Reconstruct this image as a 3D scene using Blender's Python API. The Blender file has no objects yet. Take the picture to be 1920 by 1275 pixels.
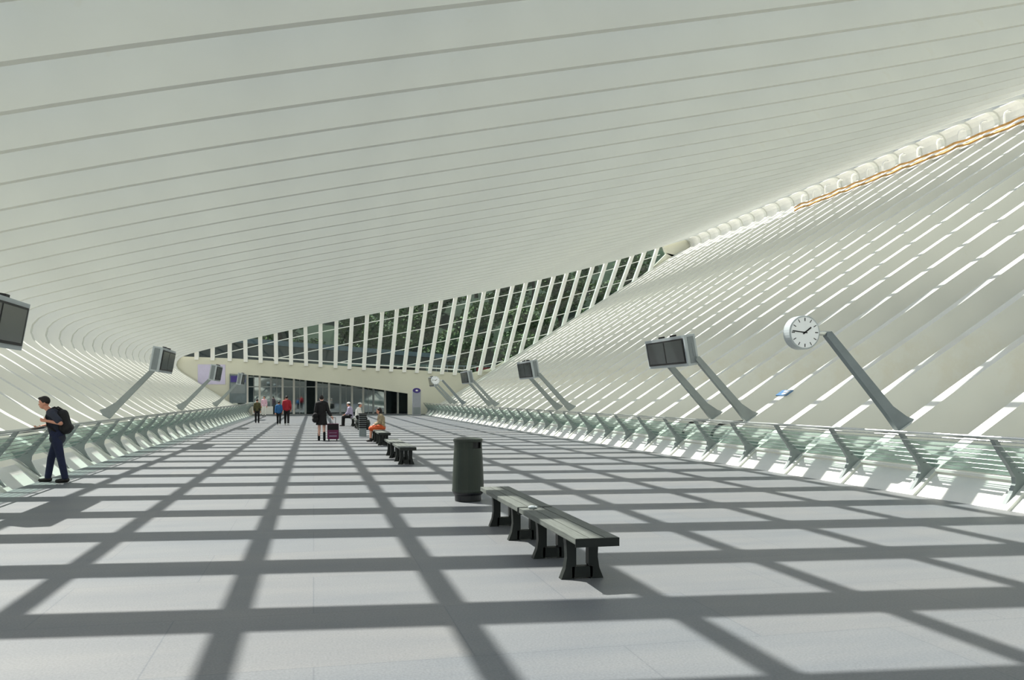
import bpy, bmesh, math, random
from mathutils import Vector, Matrix
random.seed(7)
PI = math.pi
C = bpy.context.scene.collection
SC = bpy.context.scene

# ------------------------------------------------------------------ camera
F, XV, HZ, EYE = 1600.0, 588.0, 743.0, 1.70          # focal length (px), walkway vanishing point, horizon, eye height
YAW = math.atan((960 - XV) / F)
cam = bpy.data.cameras.new('camera'); cam_o = bpy.data.objects.new('camera', cam); C.objects.link(cam_o)
cam.sensor_width = 36; cam.sensor_fit = 'HORIZONTAL'; cam.lens = F / 1920 * 36
cam.shift_x = 0; cam.shift_y = (HZ - 637.5) / 1920
cam.clip_end = 1500; cam.clip_start = 0.05
cam_o.location = (0, 0, EYE); cam_o.rotation_euler = (PI / 2, 0, -YAW)
SC.camera = cam_o

# ------------------------------------------------------------------ world, sun, exposure
SX, SY = 0.47, -0.53                                  # shadow displacement per metre of height
w = bpy.data.worlds.new('sky'); SC.world = w; w.use_nodes = True
nt = w.node_tree; nt.nodes.clear()
sky = nt.nodes.new('ShaderNodeTexSky'); sky.sky_type = 'NISHITA'; sky.sun_disc = False
sky.sun_elevation = math.atan(1 / math.hypot(SX, SY)); sky.sun_rotation = math.atan2(-SX, -SY)
sky.dust_density = 2.0; sky.air_density = 1.0; sky.ozone_density = 1.5
bg = nt.nodes.new('ShaderNodeBackground'); bg.inputs['Strength'].default_value = 0.12
wo = nt.nodes.new('ShaderNodeOutputWorld')
nt.links.new(sky.outputs[0], bg.inputs[0]); nt.links.new(bg.outputs[0], wo.inputs[0])
sl = bpy.data.lights.new('sun', 'SUN'); sl.energy = 8.0; sl.angle = math.radians(0.55); sl.color = (1.0, 0.965, 0.90)
so = bpy.data.objects.new('sun', sl); C.objects.link(so); so.location = (-20, 30, 60)
so.rotation_euler = Vector((SX, SY, -1)).to_track_quat('-Z', 'Y').to_euler()
SC.view_settings.view_transform = 'Standard'; SC.view_settings.look = 'None'
SC.view_settings.gamma = 1; SC.view_settings.use_curve_mapping = False
SC.view_settings.exposure = 0.24

# ------------------------------------------------------------------ materials
def lin(c):
    return tuple(((v / 255) / 12.92 if v / 255 <= .04045 else ((v / 255 + .055) / 1.055) ** 2.4) for v in c) + (1,)
def mat(name, rgb, rough=.55, metal=0, var=0.06, scale=3.0, spec=.4, bump=0, stretch=None, rgb2=None):
    m = bpy.data.materials.new(name); m.use_nodes = True
    n = m.node_tree.nodes; l = m.node_tree.links; b = n['Principled BSDF']
    b.inputs['Roughness'].default_value = rough; b.inputs['Metallic'].default_value = metal
    b.inputs['Specular IOR Level'].default_value = spec
    tc = n.new('ShaderNodeTexCoord'); mp = n.new('ShaderNodeMapping')
    if stretch: mp.inputs['Scale'].default_value = stretch
    nz = n.new('ShaderNodeTexNoise'); nz.inputs['Scale'].default_value = scale; nz.inputs['Detail'].default_value = 4
    l.new(tc.outputs['Object'], mp.inputs[0]); l.new(mp.outputs[0], nz.inputs['Vector'])
    r = n.new('ShaderNodeValToRGB'); c = lin(rgb)
    r.color_ramp.elements[0].position = .3; r.color_ramp.elements[1].position = .7
    r.color_ramp.elements[0].color = tuple(v * (1 - var) for v in c[:3]) + (1,)
    r.color_ramp.elements[1].color = lin(rgb2) if rgb2 else tuple(min(1, v * (1 + var)) for v in c[:3]) + (1,)
    l.new(nz.outputs['Fac'], r.inputs[0]); l.new(r.outputs[0], b.inputs['Base Color'])
    if bump:
        bp = n.new('ShaderNodeBump'); bp.inputs['Strength'].default_value = bump; bp.inputs['Distance'].default_value = .01
        l.new(nz.outputs['Fac'], bp.inputs['Height']); l.new(bp.outputs[0], b.inputs['Normal'])
    return m
def glass(name, tint, gl=.12, alpha_col=None):
    m = bpy.data.materials.new(name); m.use_nodes = True
    n = m.node_tree.nodes; l = m.node_tree.links; n.clear()
    o = n.new('ShaderNodeOutputMaterial'); mx = n.new('ShaderNodeMixShader')
    tr = n.new('ShaderNodeBsdfTransparent'); tr.inputs[0].default_value = tint + (1,)
    gg = n.new('ShaderNodeBsdfGlossy'); gg.inputs['Roughness'].default_value = .03; gg.inputs[0].default_value = (.9, .95, .95, 1)
    lw = n.new('ShaderNodeLayerWeight'); lw.inputs[0].default_value = .25
    mm = n.new('ShaderNodeMath'); mm.operation = 'MULTIPLY_ADD'; mm.inputs[1].default_value = .35; mm.inputs[2].default_value = gl * .5
    l.new(lw.outputs['Fresnel'], mm.inputs[0]); l.new(mm.outputs[0], mx.inputs[0])
    l.new(tr.outputs[0], mx.inputs[1]); l.new(gg.outputs[0], mx.inputs[2]); l.new(mx.outputs[0], o.inputs[0])
    return m
def rib_paint():
    m = mat('white_rib_paint', (216, 218, 210), .5, var=.03, scale=.5)
    n = m.node_tree.nodes; l = m.node_tree.links; b = n['Principled BSDF']
    base = b.inputs['Base Color'].links[0].from_socket
    tc = n.new('ShaderNodeTexCoord'); nz = n.new('ShaderNodeTexNoise'); nz.inputs['Scale'].default_value = .22; nz.inputs['Detail'].default_value = 8
    nz.inputs['Roughness'].default_value = .7
    l.new(tc.outputs['Object'], nz.inputs['Vector'])
    r = n.new('ShaderNodeValToRGB'); r.color_ramp.elements[0].position = .60; r.color_ramp.elements[1].position = .78
    r.color_ramp.elements[0].color = (0, 0, 0, 1); r.color_ramp.elements[1].color = (.5, .5, .5, 1)
    mx = n.new('ShaderNodeMix'); mx.data_type = 'RGBA'; mx.inputs[7].default_value = lin((196, 184, 150))
    l.new(nz.outputs['Fac'], r.inputs[0]); l.new(r.outputs[0], mx.inputs[0]); l.new(base, mx.inputs[6]); l.new(mx.outputs[2], b.inputs['Base Color'])
    return m
def paving():
    m = bpy.data.materials.new('stone_paving'); m.use_nodes = True
    n = m.node_tree.nodes; l = m.node_tree.links; b = n['Principled BSDF']
    b.inputs['Roughness'].default_value = .46; b.inputs['Specular IOR Level'].default_value = .5
    tc = n.new('ShaderNodeTexCoord')
    br = n.new('ShaderNodeTexBrick'); br.inputs['Scale'].default_value = 1
    br.inputs['Brick Width'].default_value = 2.06; br.inputs['Row Height'].default_value = 1.373
    br.inputs['Mortar Size'].default_value = .006; br.inputs['Mortar Smooth'].default_value = .2
    br.inputs['Color1'].default_value = lin((108, 112, 115)); br.inputs['Color2'].default_value = lin((112, 114, 115)); br.inputs['Mortar'].default_value = lin((97, 101, 105))
    l.new(tc.outputs['Object'], br.inputs['Vector'])
    nz = n.new('ShaderNodeTexNoise'); nz.inputs['Scale'].default_value = .9; nz.inputs['Detail'].default_value = 6
    mp = n.new('ShaderNodeMapping'); mp.inputs['Scale'].default_value = (.5, 2.5, 1)
    l.new(tc.outputs['Object'], mp.inputs[0]); l.new(mp.outputs[0], nz.inputs['Vector'])
    rr = n.new('ShaderNodeValToRGB'); rr.color_ramp.elements[0].color = (.88, .9, .93, 1); rr.color_ramp.elements[1].color = (1.08, 1.06, 1.04, 1)
    rr.color_ramp.elements[0].position = .3; rr.color_ramp.elements[1].position = .7
    l.new(nz.outputs['Fac'], rr.inputs[0])
    n2 = n.new('ShaderNodeTexNoise'); n2.inputs['Scale'].default_value = 60; n2.inputs['Detail'].default_value = 3
    l.new(tc.outputs['Object'], n2.inputs['Vector'])
    r2 = n.new('ShaderNodeValToRGB'); r2.color_ramp.elements[0].color = (.85, .85, .86, 1); r2.color_ramp.elements[1].color = (1.1, 1.1, 1.1, 1)
    r2.color_ramp.elements[0].position = .35; r2.color_ramp.elements[1].position = .65
    l.new(n2.outputs['Fac'], r2.inputs[0])
    m1 = n.new('ShaderNodeMix'); m1.data_type = 'RGBA'; m1.blend_type = 'MULTIPLY'; m1.inputs[0].default_value = 1
    m2 = n.new('ShaderNodeMix'); m2.data_type = 'RGBA'; m2.blend_type = 'MULTIPLY'; m2.inputs[0].default_value = 1
    l.new(br.outputs['Color'], m1.inputs[6]); l.new(rr.outputs[0], m1.inputs[7])
    l.new(m1.outputs[2], m2.inputs[6]); l.new(r2.outputs[0], m2.inputs[7]); l.new(m2.outputs[2], b.inputs['Base Color'])
    bp = n.new('ShaderNodeBump'); bp.inputs['Strength'].default_value = .15; bp.inputs['Distance'].default_value = .004
    l.new(n2.outputs['Fac'], bp.inputs['Height']); l.new(bp.outputs[0], b.inputs['Normal'])
    return m

M = dict(
    rib=rib_paint(), floor=paving(),
    white=mat('white_paint', (232, 232, 226), .45, var=.03),
    cream=mat('cream_plaster', (206, 205, 188), .7, var=.04, scale=.3),
    post=mat('grey_green_steel', (136, 144, 143), .45, metal=.0, var=.08),
    post_dark=mat('dark_grey_steel', (118, 128, 132), .45, metal=.0, var=.08),
    steel=mat('brushed_steel', (190, 195, 192), .25, metal=.9, var=.05),
    glass=glass('green_tinted_glass', (.80, .88, .85), .06),
    wglass=glass('window_glass', (.55, .68, .64), .06),
    dglass=glass('door_glass', (.66, .76, .78), .45),
    roofglass=glass('roof_glass', (.97, .985, .98), .02),
    screen=mat('dark_screen', (44, 50, 50), .18, var=.05, spec=.6),
    black=mat('black_rubber', (14, 14, 15), .5),
    case=mat('light_grey_casing', (168, 176, 178), .4, var=.04),
    case_d=mat('mid_grey_casing', (120, 128, 130), .45, var=.05),
    dial=mat('white_clock_dial', (236, 240, 242), .3, var=.02),
    bench_wood=mat('weathered_grey_timber', (92, 97, 92), .6, var=.25, scale=6, stretch=(14, .7, 14), bump=.3),
    bench_leg=mat('dark_green_cast_iron', (20, 26, 23), .5, var=.12),
    bin=mat('dark_green_bin_paint', (37, 45, 37), .42, var=.08),
    bin_base=mat('black_bin_base', (20, 22, 26), .4),
    skin=mat('skin', (196, 140, 116), .55, var=.05), skin2=mat('pale_skin', (222, 176, 160), .55, var=.05),
    hair=mat('dark_brown_hair', (26, 20, 18), .6, var=.2, scale=30),
    navy=mat('navy_denim', (28, 34, 62), .8, var=.15, scale=20), tee=mat('charcoal_teeshirt', (44, 48, 60), .85, var=.1, scale=12),
    pack=mat('black_backpack_nylon', (22, 22, 24), .7, var=.2), shoe=mat('dark_shoe_leather', (30, 27, 27), .6),
    blk=mat('black_cloth', (20, 20, 22), .85, var=.15), maroon=mat('maroon_suitcase_shell', (92, 24, 66), .4, var=.15),
    red=mat('red_cloth', (150, 30, 44), .8), olive=mat('olive_cloth', (74, 72, 44), .85, var=.3, scale=14),
    blue=mat('blue_cloth', (40, 92, 140), .8), lilac=mat('lilac_cloth', (168, 158, 184), .8), pink=mat('pale_pink_cloth', (214, 176, 190), .8),
    wht=mat('white_cloth', (228, 226, 220), .8), orange=mat('orange_cloth', (196, 84, 40), .75, var=.15),
    tan=mat('tan_patterned_cloth', (150, 136, 110), .8, var=.4, scale=16),
    violet=mat('violet_sign_enamel', (58, 44, 120), .35), totem=mat('grey_totem_panel', (146, 150, 158), .4, var=.04),
    blue_sign=mat('blue_sign_enamel', (70, 110, 150), .35), cable=mat('ochre_cable_sheath', (196, 150, 84), .6, var=.2),
    ground=mat('gravel_ground', (120, 118, 112), .9, var=.2, scale=.4), dark=mat('dark_interior_wall', (104, 116, 120), .7, var=.1),
    lilac_wall=mat('pale_lilac_panel', (196, 190, 214), .6, var=.04),
    leaf=mat('leaf_green', (62, 96, 42), .7, var=.45, scale=.6, rgb2=(104, 132, 58)), bark=mat('bark', (70, 56, 44), .9, var=.3, scale=6),
    grass=mat('hillside_undergrowth', (34, 52, 30), .95, var=.5, scale=.15), slate=mat('dark_slate_roofing', (84, 86, 84), .7, var=.15, scale=.5),
    redp=mat('red_painted_panel', (168, 40, 52), .5),
)

# ------------------------------------------------------------------ mesh helpers
def obj(name, bm, m, parent=None, smooth=False, loc=None, rotz=0):
    me = bpy.data.meshes.new(name); bmesh.ops.recalc_face_normals(bm, faces=bm.faces); bm.to_mesh(me); bm.free()
    if smooth:
        for p in me.polygons: p.use_smooth = True
    me.materials.append(m)
    o = bpy.data.objects.new(name, me); C.objects.link(o)
    if parent: o.parent = parent
    if loc: o.location = loc
    if rotz: o.rotation_euler = (0, 0, rotz)
    return o
def tag(o, label=None, cat=None, group=None, kind=None):
    if label: o['label'] = label
    if cat: o['category'] = cat
    if group: o['group'] = group
    if kind: o['kind'] = kind
    return o
def thing(name, label, cat, loc=(0, 0, 0), rotz=0, group=None):
    o = bpy.data.objects.new(name, None); C.objects.link(o); o.location = loc; o.rotation_euler = (0, 0, rotz)
    o.empty_display_size = .2
    return tag(o, label, cat, group)
def dup(root, loc=None, rotz=None, label=None, group=None, scale=None):
    r = root.copy(); C.objects.link(r)
    if loc is not None: r.location = loc
    if rotz is not None: r.rotation_euler = (0, 0, rotz)
    if scale: r.scale = scale
    if label: r['label'] = label
    if group: r['group'] = group
    for ch in list(root.children):
        c = ch.copy(); C.objects.link(c); c.parent = r
        for g in ch.children:
            d = g.copy(); C.objects.link(d); d.parent = c
    return r
def box(bm, x0, x1, y0, y1, z0, z1, bev=0, mtx=None):
    r = bmesh.ops.create_cube(bm, size=1)
    T = Matrix.Translation(((x0 + x1) / 2, (y0 + y1) / 2, (z0 + z1) / 2)) @ Matrix.Diagonal((abs(x1 - x0), abs(y1 - y0), abs(z1 - z0), 1))
    bmesh.ops.transform(bm, matrix=T, verts=r['verts'])
    if bev:
        es = list({e for v in r['verts'] for e in v.link_edges})
        q = bmesh.ops.bevel(bm, geom=es, offset=bev, segments=2, affect='EDGES', profile=.7)
        vs = list({v for f in q['faces'] for v in f.verts})
        if mtx: bmesh.ops.transform(bm, matrix=mtx, verts=list({v for f in vs[0].link_faces for v in f.verts} | set(vs)))
    elif mtx: bmesh.ops.transform(bm, matrix=mtx, verts=r['verts'])
def basis(d):
    d = d.normalized(); a = Vector((0, 0, 1)) if abs(d.z) < .9 else Vector((1, 0, 0))
    u = d.cross(a).normalized(); return u, d.cross(u).normalized()
def tube(bm, pts, r, n=10, caps=True):
    pts = [Vector(p) for p in pts]; R = r if isinstance(r, (list, tuple)) else [r] * len(pts)
    rings = []; u = None
    for i, p in enumerate(pts):
        d = (pts[min(i + 1, len(pts) - 1)] - pts[max(i - 1, 0)])
        if u is None: u, v = basis(d)
        else:
            dn = d.normalized(); u = (u - dn * u.dot(dn)).normalized(); v = dn.cross(u)
        rings.append([bm.verts.new(p + (u * math.cos(2 * PI * k / n) + v * math.sin(2 * PI * k / n)) * R[i]) for k in range(n)])
    for a, b in zip(rings, rings[1:]):
        for k in range(n): bm.faces.new((a[k], a[(k + 1) % n], b[(k + 1) % n], b[k]))
    if caps: bm.faces.new(rings[0][::-1]); bm.faces.new(rings[-1])
def capsule(bm, a, b, ra, rb, n=12, seg=4):
    a = Vector(a); b = Vector(b); d = b - a
    if d.length < 1e-5: d = Vector((0, 0, 1e-4))
    dn = d.normalized(); pts = []; R = []
    for k in range(seg):
        t = PI / 2 * (k + .35) / seg; pts.append(a - dn * ra * math.cos(t)); R.append(ra * math.sin(t))
    pts.append(a); R.append(ra); pts.append(b); R.append(rb)
    for k in range(seg - 1, -1, -1):
        t = PI / 2 * (k + .35) / seg; pts.append(b + dn * rb * math.cos(t)); R.append(rb * math.sin(t))
    tube(bm, pts, R, n)
def ellip(bm, c, r, rot=None, sub=2):
    q = bmesh.ops.create_icosphere(bm, subdivisions=sub, radius=1)
    T = Matrix.Translation(c) @ (rot.to_4x4() if rot else Matrix()) @ Matrix.Diagonal((r[0], r[1], r[2], 1))
    bmesh.ops.transform(bm, matrix=T, verts=q['verts'])
def prism(bm, poly, y0, y1, axis='y'):
    def P(a, b, y): return {'y': (a, y, b), 'x': (y, a, b), 'z': (a, b, y)}[axis]
    A = [bm.verts.new(P(a, b, y0)) for a, b in poly]; B = [bm.verts.new(P(a, b, y1)) for a, b in poly]
    bm.faces.new(A); bm.faces.new(B[::-1]); n = len(poly)
    for k in range(n): bm.faces.new((A[k], B[k], B[(k + 1) % n], A[(k + 1) % n]))
def strip(bm, inner, outer, y0, y1):
    """closed band between two matching polylines in XZ, extruded along Y"""
    n = len(inner); V = []
    for (a, b) in zip(inner, outer):
        V.append([bm.verts.new((a[0], y0, a[1])), bm.verts.new((a[0], y1, a[1])), bm.verts.new((b[0], y1, b[1])), bm.verts.new((b[0], y0, b[1]))])
    for p, q in zip(V, V[1:]):
        for k in range(4): bm.faces.new((p[k], p[(k + 1) % 4], q[(k + 1) % 4], q[k]))
    bm.faces.new(V[0]); bm.faces.new(V[-1][::-1])
def B(): return bmesh.new()
def lathe(bm, prof, n=32, c=(0, 0, 0)):
    tube(bm, [(c[0], c[1], c[2] + z) for r, z in prof], [r for r, z in prof], n)

# ------------------------------------------------------------------ the canopy profile (cross-section, X to the right, Z up)
RIB_S, RIB_0 = 2.06, 17.03
KMIN, KMAX = -21, 30
YS = [RIB_0 + RIB_S * k for k in range(KMIN, KMAX + 1)]
YEND = 79.2
XC = 2.36                                             # centre line of the deck
XR, XL = 10.05, -5.33                                 # deck edges
def arc(cx, cz, r, a0, a1, n):
    return [(cx + r * math.cos(math.radians(a0 + (a1 - a0) * k / n)), cz + r * math.sin(math.radians(a0 + (a1 - a0) * k / n))) for k in range(n + 1)]
right = [(10.05, 0.0), (10.50, .40), (11.5, 1.06), (12.78, 1.87), (14.06, 2.66), (15.6, 3.62), (17.75, 5.0), (19.84, 6.32), (24, 8.95), (29, 12.05), (34, 15.15), (35.7, 16.2)]
foldR = arc(36.1, 16.75, .52, -55, 105, 6)
def zc(x): return 9.17 + .215 * (x - 5) + (.00005 if x > 5 else .0001167) * (x - 5) ** 3
ceil = [(x, zc(x)) for x in [34.5 - 1.5 * k for k in range(31)]]
foldL = [(-11.0, 5.20), (-11.32, 5.0), (-11.55, 4.73), (-11.62, 4.4), (-11.5, 4.08), (-11.2, 3.80), (-10.8, 3.53)]
left = [(-9, 2.36), (-7.3, 1.24), (-5.8, .38), (-5.33, 0.0)]
PROF = right + foldR + ceil + foldL + left
def offset(poly, d):
    out = []; n = len(poly)
    for i, p in enumerate(poly):
        def nrm(a, b):
            dx, dz = b[0] - a[0], b[1] - a[1]; L = math.hypot(dx, dz); return (dz / L, -dx / L)
        ns = []
        if i > 0: ns.append(nrm(poly[i - 1], p))
        if i < n - 1: ns.append(nrm(p, poly[i + 1]))
        x = sum(q[0] for q in ns); z = sum(q[1] for q in ns); L = math.hypot(x, z); x /= L; z /= L
        k = 1 / max(.75, (x * ns[0][0] + z * ns[0][1]))
        out.append((p[0] + x * d * k, p[1] + z * d * k))
    return out
DEPTH, TH, THC = 1.08, .30, .19
OUT = offset(PROF, DEPTH)
def zceil(x):
    P = ceil[::-1]
    P = [foldL[0]] + P + [foldR[-1]]
    for a, b in zip(P, P[1:]):
        if a[0] <= x <= b[0]: return a[1] + (b[1] - a[1]) * (x - a[0]) / (b[0] - a[0])
    return P[-1][1] if x > P[-1][0] else P[0][1]

# ------------------------------------------------------------------ setting: deck
bm = B(); box(bm, XL, XR, -28, 78.9, -.45, 0)
tag(obj('floor', bm, M['floor']), kind='structure')
bm = B(); box(bm, XL, XR, 78.9, 90, -.45, .0); box(bm, -8, 9.6, 79.9, 80.2, 0, .07)
tag(obj('trim_1', bm, M['floor']), kind='structure')
# sloping skirts between the rib feet
def skirt(pts, name):
    bm = B()
    for y in YS[:-1]:
        strip(bm, offset(pts, .05), offset(pts, .10), y + TH / 2, y + RIB_S - TH / 2)
        strip(bm, [pts[1], (pts[1][0] + (.10 if pts[1][0] > 0 else -.10), pts[1][1])], [(p[0], p[1] + .04) for p in [pts[1], (pts[1][0] + (.10 if pts[1][0] > 0 else -.10), pts[1][1])]], y + TH / 2, y + RIB_S - TH / 2)
    tag(obj(name, bm, M['white']), kind='structure')
skirt([(10.05, 0.0), (10.50, .40)], 'baseboard_right')
pl = [(-5.33, 0.0), (-5.8, .38)]
bm = B()
for y in YS[:-1]:
    strip(bm, [(p[0] - .04, p[1] - .05) for p in pl], [(p[0] - .08, p[1] - .1) for p in pl], y + TH / 2, y + RIB_S - TH / 2)
tag(obj('baseboard_left', bm, M['white']), kind='structure')

# ------------------------------------------------------------------ ribs
bm = B(); iC = len(right) + len(foldR); jC = iC + len(ceil); V_ = []
for k_, (a, c) in enumerate(zip(PROF, OUT)):
    q_ = min(1, max(0, (k_ - iC + 3) / 3)) * min(1, max(0, (jC + 4 - k_) / 4)); hw = (TH + (THC - TH) * q_) / 2
    V_.append([bm.verts.new((a[0], -hw, a[1])), bm.verts.new((a[0], hw, a[1])), bm.verts.new((c[0], hw, c[1])), bm.verts.new((c[0], -hw, c[1]))])
for p, q in zip(V_, V_[1:]):
    for k_ in range(4): bm.faces.new((p[k_], p[(k_ + 1) % 4], q[(k_ + 1) % 4], q[k_]))
bm.faces.new(V_[0]); bm.faces.new(V_[-1][::-1])
rib = obj('canopy_rib', bm, M['rib'])
tag(rib, 'white steel canopy rib arching from one deck edge over the walkway to the other', 'rib', 'white ribs of the walkway canopy')
rib.location = (0, YS[0], 0)
rib['label'] = 'white steel canopy rib carrying no poles, arching from deck edge to deck edge'
special = {14.97: 'canopy rib carrying the near clock pole and the leftmost display', 21.15: 'canopy rib with the blue sign and the near pole of the largest right display',
           23.21: 'canopy rib carrying the far pole of the largest right display', 31.45: 'canopy rib carrying the display pole on the left behind the leaning man',
           37.63: 'canopy rib carrying the near pole of the second right display', 39.69: 'canopy rib carrying the far pole of the second right display',
           47.93: 'canopy rib carrying the second farthest display pole on the left', 54.11: 'canopy rib carrying the near pole of the third right display',
           56.17: 'canopy rib carrying the far pole of the third right display', 64.41: 'canopy rib carrying the farthest display pole on the left',
           66.47: 'canopy rib carrying the pole of the tiny far clock', 70.59: 'canopy rib carrying the near pole of the smallest right display',
           72.65: 'canopy rib carrying the far pole of the smallest right display', 78.83: 'last canopy rib, directly in front of the far window band'}
for y in YS[1:]:
    r = rib.copy(); C.objects.link(r); r.location = (0, y, 0)
    for yy, lb in special.items():
        if abs(y - yy) < .1: r['label'] = lb

# closing plates outside the fold
bm = B(); seg = offset(PROF, .10); seg2 = offset(PROF, .14); i0 = len(right) - 2; i1 = len(right) + len(foldR) - 1
strip(bm, seg[i0:i1], seg2[i0:i1], YS[0] - 1, YEND + .3)
tag(obj('wall_right', bm, M['white']), kind='structure')

# purlins and roof glass over the ribs
bm = B()
y0, y1 = YS[0] - 1, YEND
strips_x = [-.61 + 1.70 * k for k in range(-7, 40)]
for s in strips_x:
    x = s
    for _ in range(30): x = s - SX * (zceil(x) + DEPTH + .1)
    if not (-11.2 < x < 36): continue
    z = zceil(x) + DEPTH * 1.035
    box(bm, x - .09, x + .09, y0, y1, z + .005, z + .16)
O = OUT
def walk(P, step):
    L = 0; nxt = step / 2; res = []
    for a, b in zip(P, P[1:]):
        d = math.hypot(b[0] - a[0], b[1] - a[1])
        while nxt <= L + d:
            t = (nxt - L) / d; res.append((a[0] + (b[0] - a[0]) * t, a[1] + (b[1] - a[1]) * t, math.atan2(b[1] - a[1], b[0] - a[0]))); nxt += step
        L += d
    return res
for x, z, a in walk(offset(right, DEPTH + .08), 1.7) + walk(offset(foldL[-1:] + left, DEPTH + .08), 1.7):
    box(bm, -.1, .1, y0, y1, -.07, .07, mtx=Matrix.Translation((x, 0, z)) @ Matrix.Rotation(-a, 4, 'Y'))
tag(obj('ceiling', bm, M['white']), kind='structure')
bm = B(); G = offset(ceil, DEPTH + .19)
for a, b in zip(G[3:], G[4:]):
    v = [bm.verts.new(p) for p in ((a[0], y0, a[1]), (a[0], y1, a[1]), (b[0], y1, b[1]), (b[0], y0, b[1]))]; bm.faces.new(v)
tag(obj('window_2', bm, M['roofglass']), kind='structure')

# ------------------------------------------------------------------ railings
def railing(side):
    s = 1 if side == 'right' else -1
    X = lambda x: x if s > 0 else 2 * XC - x
    t = thing('railing', ('steel and glass railing along the right edge of the walkway, below the clock' if s > 0 else
              'steel and glass railing along the left edge of the walkway, the man leans on it'), 'railing', (0, 0, 0))
    top = (9.93, 1.04); knee = (10.46, .50)
    b = B(); tube(b, [(X(top[0] - .02), YS[0], top[1] + .04), (X(top[0] - .02), 79, top[1] + .04)], .028, 10); obj('handrail', b, M['steel'], t, True)
    b = B(); tube(b, [(X(top[0] + .10), YS[0], top[1] - .02), (X(top[0] + .10), 79, top[1] - .02)], .014, 8); obj('lower_rail', b, M['steel'], t, True)
    for k in range(6):
        f = (k + 1) / 6.6; x = top[0] + (knee[0] - top[0]) * f - .05; z = top[1] + (knee[1] - top[1]) * f - .0
        b = B(); tube(b, [(X(x), YS[0], z), (X(x), 79, z)], .009, 6); obj('wire', b, M['steel'], t, True)
    # post: dart shaped bracket, long arm up and inwards, short spur down along the rib
    poly = [(9.90, 1.07), (9.97, 1.07), (10.10, .90), (10.32, .68), (10.46, .60), (10.66, .58), (10.58, .44), (10.50, .40), (10.20, .13), (10.13, .07), (10.24, .23), (10.31, .38), (10.30, .48), (10.20, .64), (10.05, .83)]
    b = B(); prism(b, [(X(x), z) for x, z in poly], -.04, .04); p0 = obj('post', b, M['post'], t); p0.location = (0, YS[0], 0)
    b = B(); g = [(10.03, .96), (10.50, .47)]
    strip(b, [(X(x), z) for x, z in g], [(X(x + .008), z + .008) for x, z in g], .06, RIB_S - .06); g0 = obj('glass_panel', b, M['glass'], t); g0.location = (0, YS[0], 0)
    for i, y in enumerate(YS[1:]):
        q = p0.copy(); C.objects.link(q); q.location = (0, y, 0)
        if i < len(YS) - 2: q = g0.copy(); C.objects.link(q); q.location = (0, y, 0)
    return t
railing('right'); railing('left')

# ------------------------------------------------------------------ leaning poles with displays and clocks
def pole_mesh(s, x1, z1):
    """arm standing on a rib outside the railing, flared at the foot, leaning in over the walkway"""
    X = lambda x: x if s > 0 else 2 * XC - x
    d = Vector((x1 - 11.5, z1 - 1.12)); L = d.length; d /= L; n = Vector((-d.y, d.x))
    if n.y < 0: n = -n                                  # n points up and outwards (towards +x)
    Q = lambda u, v: tuple(Vector((11.5, 1.12)) + d * u + n * v)
    poly = [Q(-.12, .30), Q(.06, .20), Q(.42, .105), Q(L, .07), Q(L + .05, 0), Q(L, -.07), Q(.42, -.105), Q(.16, -.12), Q(-.16, -.14), Q(-.22, .0)]
    b = B(); prism(b, [(X(x), z) for x, z in poly], -.07, .07)
    return b
def display(side, y, label):
    s = 1 if side == 'right' else -1
    X = lambda x: x if s > 0 else 2 * XC - x
    off = 0 if s > 0 else -1.0
    t = thing('platform_display', label, 'display', (X(11.4), y, 1.0), 0, None)
    def P(name, b, m, par=None, sm=False):
        o = obj(name, b, m, par or t, sm)
        if par is None: o.location = (-X(11.4), -y, -1.0)
        return o
    for yy in ((y, y + RIB_S) if s > 0 else (y,)):
        b = pole_mesh(s, 10.0, 2.72)
        bmesh.ops.transform(b, matrix=Matrix.Translation((0, yy, 0)), verts=b.verts); P('pole', b, M['post'])
    ya, yb = y + .0 + off, y + 2.75 + off
    piv = Vector((X(9.66), 0, 3.34)); TT = Matrix.Translation(piv) @ Matrix.Rotation(math.radians(-10 * s), 4, 'Y') @ Matrix.Translation(-piv)
    _P = P
    def P(name, b, m, par=None, sm=False):
        bmesh.ops.transform(b, matrix=TT, verts=b.verts); return _P(name, b, m, par, sm)
    b = B(); box(b, X(9.62), X(9.94), ya, yb, 2.50, 3.34, .015); hs = P('housing', b, M['case'])
    b = B(); f = 9.60
    box(b, X(f), X(f + .03), ya + .10, yb - .10, 2.58, 3.26); P('bezel', b, M['black'], hs)
    for q in (0, 1):
        a = ya + .15 + q * (yb - ya - .26) / 2; b = B(); box(b, X(f - .006), X(f + .01), a, a + (yb - ya - .42) / 2, 2.63, 3.22); P('screen', b, M['screen'], hs)
    b = B(); box(b, X(9.70), X(9.88), ya - .012, ya + .01, 2.56, 3.28, 0); box(b, X(9.80), X(9.84), ya - .02, ya, 2.74, 3.1); P('end_panel', b, M['case_d'], hs)
    b = B()
    for q in (.33, .62): box(b, X(9.66), X(9.78), ya + (yb - ya) * q - .09, ya + (yb - ya) * q + .09, 3.34, 3.39)
    P('lifting_bracket', b, M['black'], hs)
    return t
display('right', 21.15, 'twin screen display on two leaning poles on the right, left of the clock')
display('right', 37.63, 'twin screen display on leaning poles on the right, second nearest')
display('right', 54.11, 'twin screen display on leaning poles on the right, beneath the end of the window')
display('right', 70.59, 'smallest twin screen display on the right, beside the far clock')
display('left', 14.97, 'large dark twin screen display cut by the left edge of the photo')
display('left', 31.45, 'twin screen display on leaning pole on the left, behind the man with the backpack')
display('left', 47.93, 'twin screen display on the left, second from the doors')
display('left', 64.41, 'smallest display on the left, nearest the glass doors')
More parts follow.
